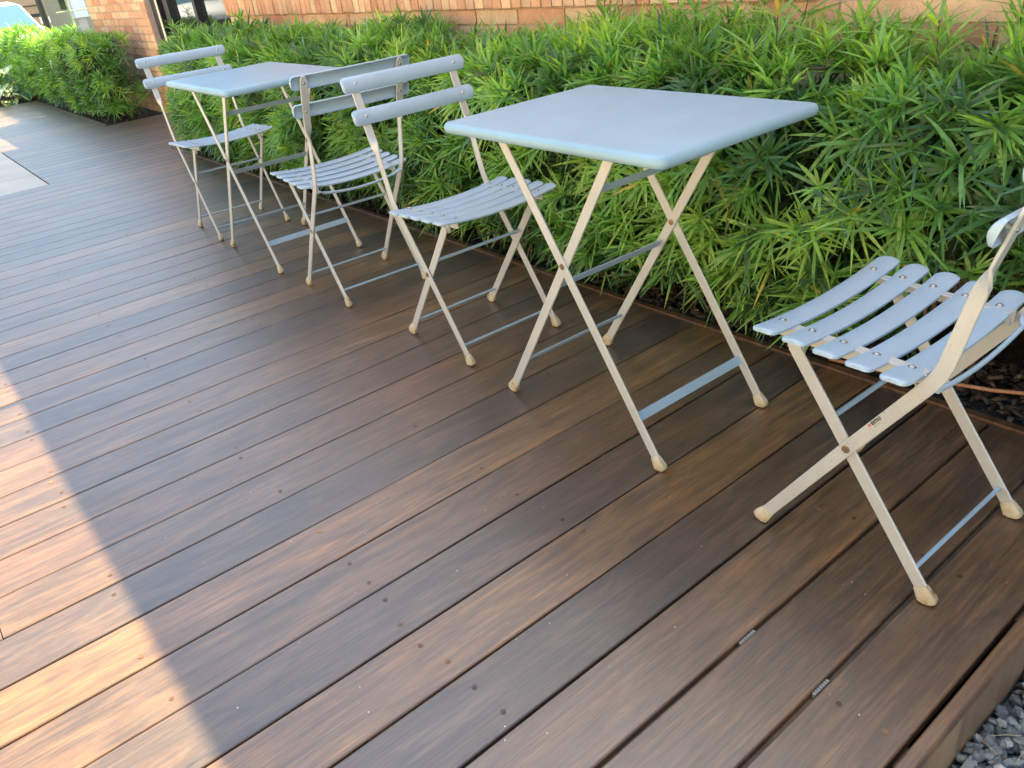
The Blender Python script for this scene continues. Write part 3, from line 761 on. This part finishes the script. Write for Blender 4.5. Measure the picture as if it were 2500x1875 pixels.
bpy.context.view_layer.update()
chair=make_chair()
CH=[(.66131,.3448,-.00982,1,'nearest silver chair, cut by the right border, small printed mark on its leg'),
    (.67417,1.4091,-.01327,-1,'silver slatted chair tucked under the left side of the nearer table, facing it'),
    (.66155,2.4522,-.04055,1,'silver chair seen from behind, hollow back slats towards us, drawn up to the farther table'),
    (.65343,3.4108,-.03571,-1,'farthest silver folding chair, beyond the smaller-looking far table')]
chairs=[]
for i,(x,y,a,d,lab) in enumerate(CH):
    o=chair if i==0 else copy_tree(chair)
    o.location=(x,y,0); o.rotation_euler=(0,0,a+(PI if d<0 else 0)); tag(o,lab,'chair','silver folding chairs on the deck'); chairs.append(o)
# the nearest chair's back stands a little more upright than the others
for par in [chair]+list(chair.children):
    for o in (par.children if par is not chair else chair.children):
        if o.type=='MESH' and o.name.split('.')[0] in ('leg','back_slat','rivet','spacer'):
            if max(v.co.z for v in o.data.vertices)>.55:
                o.data=o.data.copy()
                for v in o.data.vertices:
                    if v.co.z>.449: v.co.y+=.047*(v.co.z-.449)
table=make_table()
TB=[(.67071,.90422,-.0142,'nearer silver folding table with crossed flat legs, between the second chair and the nearest one'),
    (.66242,2.97929,-.00826,'farther silver folding table, partly hidden behind two chair backs')]
for i,(x,y,a,lab) in enumerate(TB):
    o=table if i==0 else copy_tree(table)
    o.location=(x,y,0); o.rotation_euler=(0,0,a); tag(o,lab,'table','silver folding tables on the deck')
# printed mark on the nearest chair's leg
M['ink']=m_simple('black_ink',[(.3,(.03,.03,.028)),(.7,(.04,.04,.035))],10,.6)
M['inkgrey']=m_simple('grey_ink',[(.3,(.25,.24,.21)),(.7,(.3,.29,.25))],10,.6)
M['inkred']=m_simple('red_ink',[(.3,(.55,.12,.08)),(.7,(.62,.16,.10))],10,.6)
def textmesh(s,size,mname,parent,loc,rot,name,bold=0):
    cu=bpy.data.curves.new(name,'FONT'); cu.body=s; cu.size=size; cu.offset=bold; cu.extrude=.00008
    t=bpy.data.objects.new('tmp',cu); COL.objects.link(t); bpy.context.view_layer.update()
    me=bpy.data.meshes.new_from_object(t.evaluated_get(bpy.context.evaluated_depsgraph_get())); COL.objects.unlink(t); bpy.data.objects.remove(t)
    me.materials.clear(); me.materials.append(M[mname]); o=bpy.data.objects.new(name,me); COL.objects.link(o); o.parent=parent
    o.matrix_local=Matrix.Translation(loc)@rot; return o
d=(Vector((0,-.2915,.449))-Vector((0,.0187,0))).normalized()   # up the leg
# on the outer (-X) face; reads from the foot up towards the seat
ex=d; ez=Vector((-1,0,0)); ey=ez.cross(ex).normalized()
rot=Matrix((ex,ey,ez)).transposed().to_4x4()
lp=Vector((-.1712-.0029,-.1955,.3215))
textmesh('emu',.0135,'ink',chair,lp-ey*.0005+ex*.0005,rot,'printed_mark',.0003)
textmesh('Made in Italy',.0032,'inkgrey',chair,lp-ey*.0048+ex*.001,rot,'printed_mark')
mk=MB()
for k in range(6):
    a=2*PI*k/6; c=Vector((math.cos(a)*.0018,math.sin(a)*.0018,0)); 
    mk.add([tuple(c+Vector((math.cos(q*PI/4)*.0013,math.sin(q*PI/4)*.0013,0))) for q in range(8)],[tuple(range(8))])
o=mk.build('printed_mark',M['inkred'],chair); o.matrix_local=Matrix.Translation(lp-ex*.0045+ey*.003)@rot

# ------------------------------------------------------------------ far background
M['bouncewall']=m_simple('bounce_building_wall',[(.3,(.54,.40,.27)),(.7,(.60,.46,.32))],2,.9)
M['carwhite']=m_simple('white_car_paint',[(.3,(.74,.75,.76)),(.7,(.80,.80,.80))],3,.2)
M['carsilver']=m_simple('silver_car_paint',[(.3,(.45,.46,.47)),(.7,(.5,.5,.5))],3,.25)
M['carglass']=M['glass']
m,nt,b=mat('car_windscreen'); b.inputs['Base Color'].default_value=(.07,.15,.20,1); b.inputs['Roughness'].default_value=.05; b.inputs['Specular IOR Level'].default_value=.3; M['screen']=m
M['tyre']=m_simple('tyre_rubber',[(.3,(.02,.02,.02)),(.7,(.035,.035,.035))],20,.8)
M['lamp']=m_simple('headlamp_lens',[(.3,(.6,.62,.62)),(.7,(.75,.75,.75))],20,.1)
def make_car(loc,paint,label):
    """front towards -Y; origin on the ground under the middle"""
    root=empty('parked_car',loc); tag(root,label,'car','cars parked across the road')
    prof=[(-2.25,.45,.62,.70),(-2.15,.30,.74,.82),(-1.5,.24,.86,.88),(-1.0,.22,.94,.9),(0,.22,.96,.91),(1.3,.22,.98,.9),(2.0,.28,.98,.86),(2.2,.42,.90,.80)]
    rings=[]
    for y,zb,zt,hw in prof:
        rings.append([(hw*.9,y,zb),(hw,y,zb+.12),(hw,y,(zb+zt)/2),(hw*.94,y,zt-.03),(hw*.78,y,zt+.02),(0,y,zt+.04),(-hw*.78,y,zt+.02),(-hw*.94,y,zt-.03),(-hw,y,(zb+zt)/2),(-hw,y,zb+.12),(-hw*.9,y,zb),(0,y,zb-.02)])
    mb=MB(); mb.loft(rings,True); body=mb.build('body',paint,root,True,45)
    cab=[(-1.05,.95,.95,.74),(-.35,1.40,1.42,.62),(.3,1.46,1.48,.60),(1.2,1.42,1.44,.60),(1.9,1.0,1.0,.72)]
    mb=MB(); rings=[[(hw,y,.93),(hw*1.0,y,zt-.04 if zt>1 else zt),(hw*.85,y,zt),(-hw*.85,y,zt),(-hw,y,zt-.04 if zt>1 else zt),(-hw,y,.93)] for y,_,zt,hw in cab]
    mb.loft(rings,True); mb.build('roof',paint,root,True,45)
    g=MB(); g.add([(-.70,-1.06,.965),(.70,-1.06,.965),(.56,-.40,1.405),(-.56,-.40,1.405)],[(0,1,2,3)]); g.add([(-.70,-1.05,.955),(.70,-1.05,.955),(.56,-.39,1.395),(-.56,-.39,1.395)],[(0,3,2,1)])
    g.build('windscreen',M['screen'],root)
    for sx in(-1,1):
        g=MB(); x=sx; g.add([(x*.752,-.85,.97),(x*.758,.3,.98),(x*.635,.3,1.40),(x*.645,-.35,1.36)],[(0,1,2,3) if sx>0 else (3,2,1,0)]); g.add([(x*.758,.36,.98),(x*.752,1.5,.99),(x*.632,1.15,1.37),(x*.632,.36,1.40)],[(0,1,2,3) if sx>0 else (3,2,1,0)]); g.build('side_window',M['glass'],root)
        m2=MB(); m2.box(sx*.93-.09,sx*.93+.09,-.82,-.70,.98,1.10); m2.build('wing_mirror',paint,root)
        h=MB(); h.box(sx*.62-.17,sx*.62+.17,-2.262,-2.1,.60,.72); h.build('headlight',M['lamp'],root)
        for yy in(-1.4,1.4):
            wmb=MB(); wmb.tube([(sx*.72,yy,.32),(sx*.93,yy,.32)],.32,20); w_=wmb.build('wheel',M['tyre'],root,True,40)
            rm=MB(); rm.tube([(sx*.90,yy,.32),(sx*.937,yy,.32)],.21,14); rm.build('rim',M['bolt'],w_,True,40)
    g=MB(); g.box(-.5,.5,-2.285,-2.2,.40,.54); g.build('grille',M['frame'],root)
    return root
make_car((2.47,22.0,-.36),M['carwhite'],'sunlit white car facing us, windscreen and bonnet showing over the farther hedge')
make_car((-3.0,22.3,-.36),M['carwhite'],'white car out of the frame at left, mirrored in the dark glazing')
make_car((-5.9,22.2,-.36),M['carsilver'],'silver car out of the frame at far left, mirrored in the dark glazing')
# unseen building added to hide the low sky and send warm light back
ob=empty('added_bounce_building',(-15,6,0)); tag(ob,'added unseen building outside the left border, bouncing warm light onto the deck','building'); bpy.context.view_layer.update()
mb=MB(); mb.box(-22,-14,-22,15,-.4,8.5); child(mb,'wall',M['bouncewall'],ob)
mb=MB(); mb.box(-22.2,-13.8,-22.2,15.2,8.5,8.8); child(mb,'roof',M['frame'],ob)
for yy in range(-20,14,4):
    for zz in (1.0,4.6):
        g=MB(); g.box(-13.99,-13.95,yy,yy+1.3,zz,zz+1.8); child(g,'window',M['glass'],ob)
# building across the road
fb=empty('brick_house_across_road',(2,35,-.36)); tag(fb,'pale orange brick building across the road, behind the white car','building'); bpy.context.view_layer.update()
M['farbrick']=m_simple('far_brick',[(.3,(.50,.28,.18)),(.7,(.58,.35,.23))],2,.9)
M['beige']=m_simple('beige_render',[(.3,(.36,.31,.22)),(.7,(.44,.38,.28))],2,.9)
mb=MB(); mb.box(-16,5.95,34,42,-.4,4.0); child(mb,'wall',M['farbrick'],fb)
mb=MB(); mb.box(-16.2,6.1,33.8,42.2,4.0,4.3); child(mb,'roof',M['frame'],fb)
mb=MB(); mb.box(-16,5.9,33.97,33.99,.56,.66); mb.box(-16,5.9,33.97,33.99,.90,.93); child(mb,'plinth_band',M['asphalt'],fb)
fb=empty('beige_house_across_road',(11,36,-.36)); tag(fb,'beige rendered building with a dark window, right of the orange one across the road','building'); bpy.context.view_layer.update()
mb=MB(); mb.box(5.96,18,35,43,-.4,3.6); child(mb,'wall',M['beige'],fb)
mb=MB(); mb.box(5.9,18.2,34.8,43.2,3.6,3.85); child(mb,'roof',M['frame'],fb)
mb=MB(); mb.box(6.62,7.05,34.97,34.99,.66,1.25); child(mb,'window',M['glass'],fb)
# white utility cabinet
ut=empty('white_cabinet',(5.25,26,-.36)); tag(ut,'plain white box-shaped cabinet behind the pale rail fence, top left','cabinet'); bpy.context.view_layer.update()
mb=MB(); mb.box(5.06,5.42,26,26.4,.52,1.35); child(mb,'body',M['carwhite'],ut)
mb=MB(); mb.box(5.14,5.34,26.1,26.3,-.36,.52); child(mb,'plinth',M['concrete'],ut)
# rail fence
M['palegreen']=m_simple('pale_green_rail',[(.3,(.38,.42,.28)),(.7,(.48,.52,.36))],8,.6)
rfn=empty('rail_fence',(4,16,-.36)); tag(rfn,'pale green thin rail fence beyond the farther hedge','fence'); bpy.context.view_layer.update()
for z in(.862,1.10): 
    mb=MB(); mb.tube([(2.62,16,z),(9,16,z)],.012,6); child(mb,'rail',M['palegreen'],rfn)
for x in(2.84,4.6,6.4,8.2):
    mb=MB(); mb.tube([(x,16,-.38),(x,16,1.12)],.02,8); child(mb,'post',M['palegreen'],rfn)
ps=MB(); ps.tube([(2.465,16.2,-.4),(2.465,16.2,2.3)],.055,12)
tag(ps.build('dark_post',M['frame'],smooth=True,angle=40),'dark grey upright post standing between the white car and the rail fence','post')
# trees well outside the frame: they shade the far lawn and are mirrored in glass and varnish
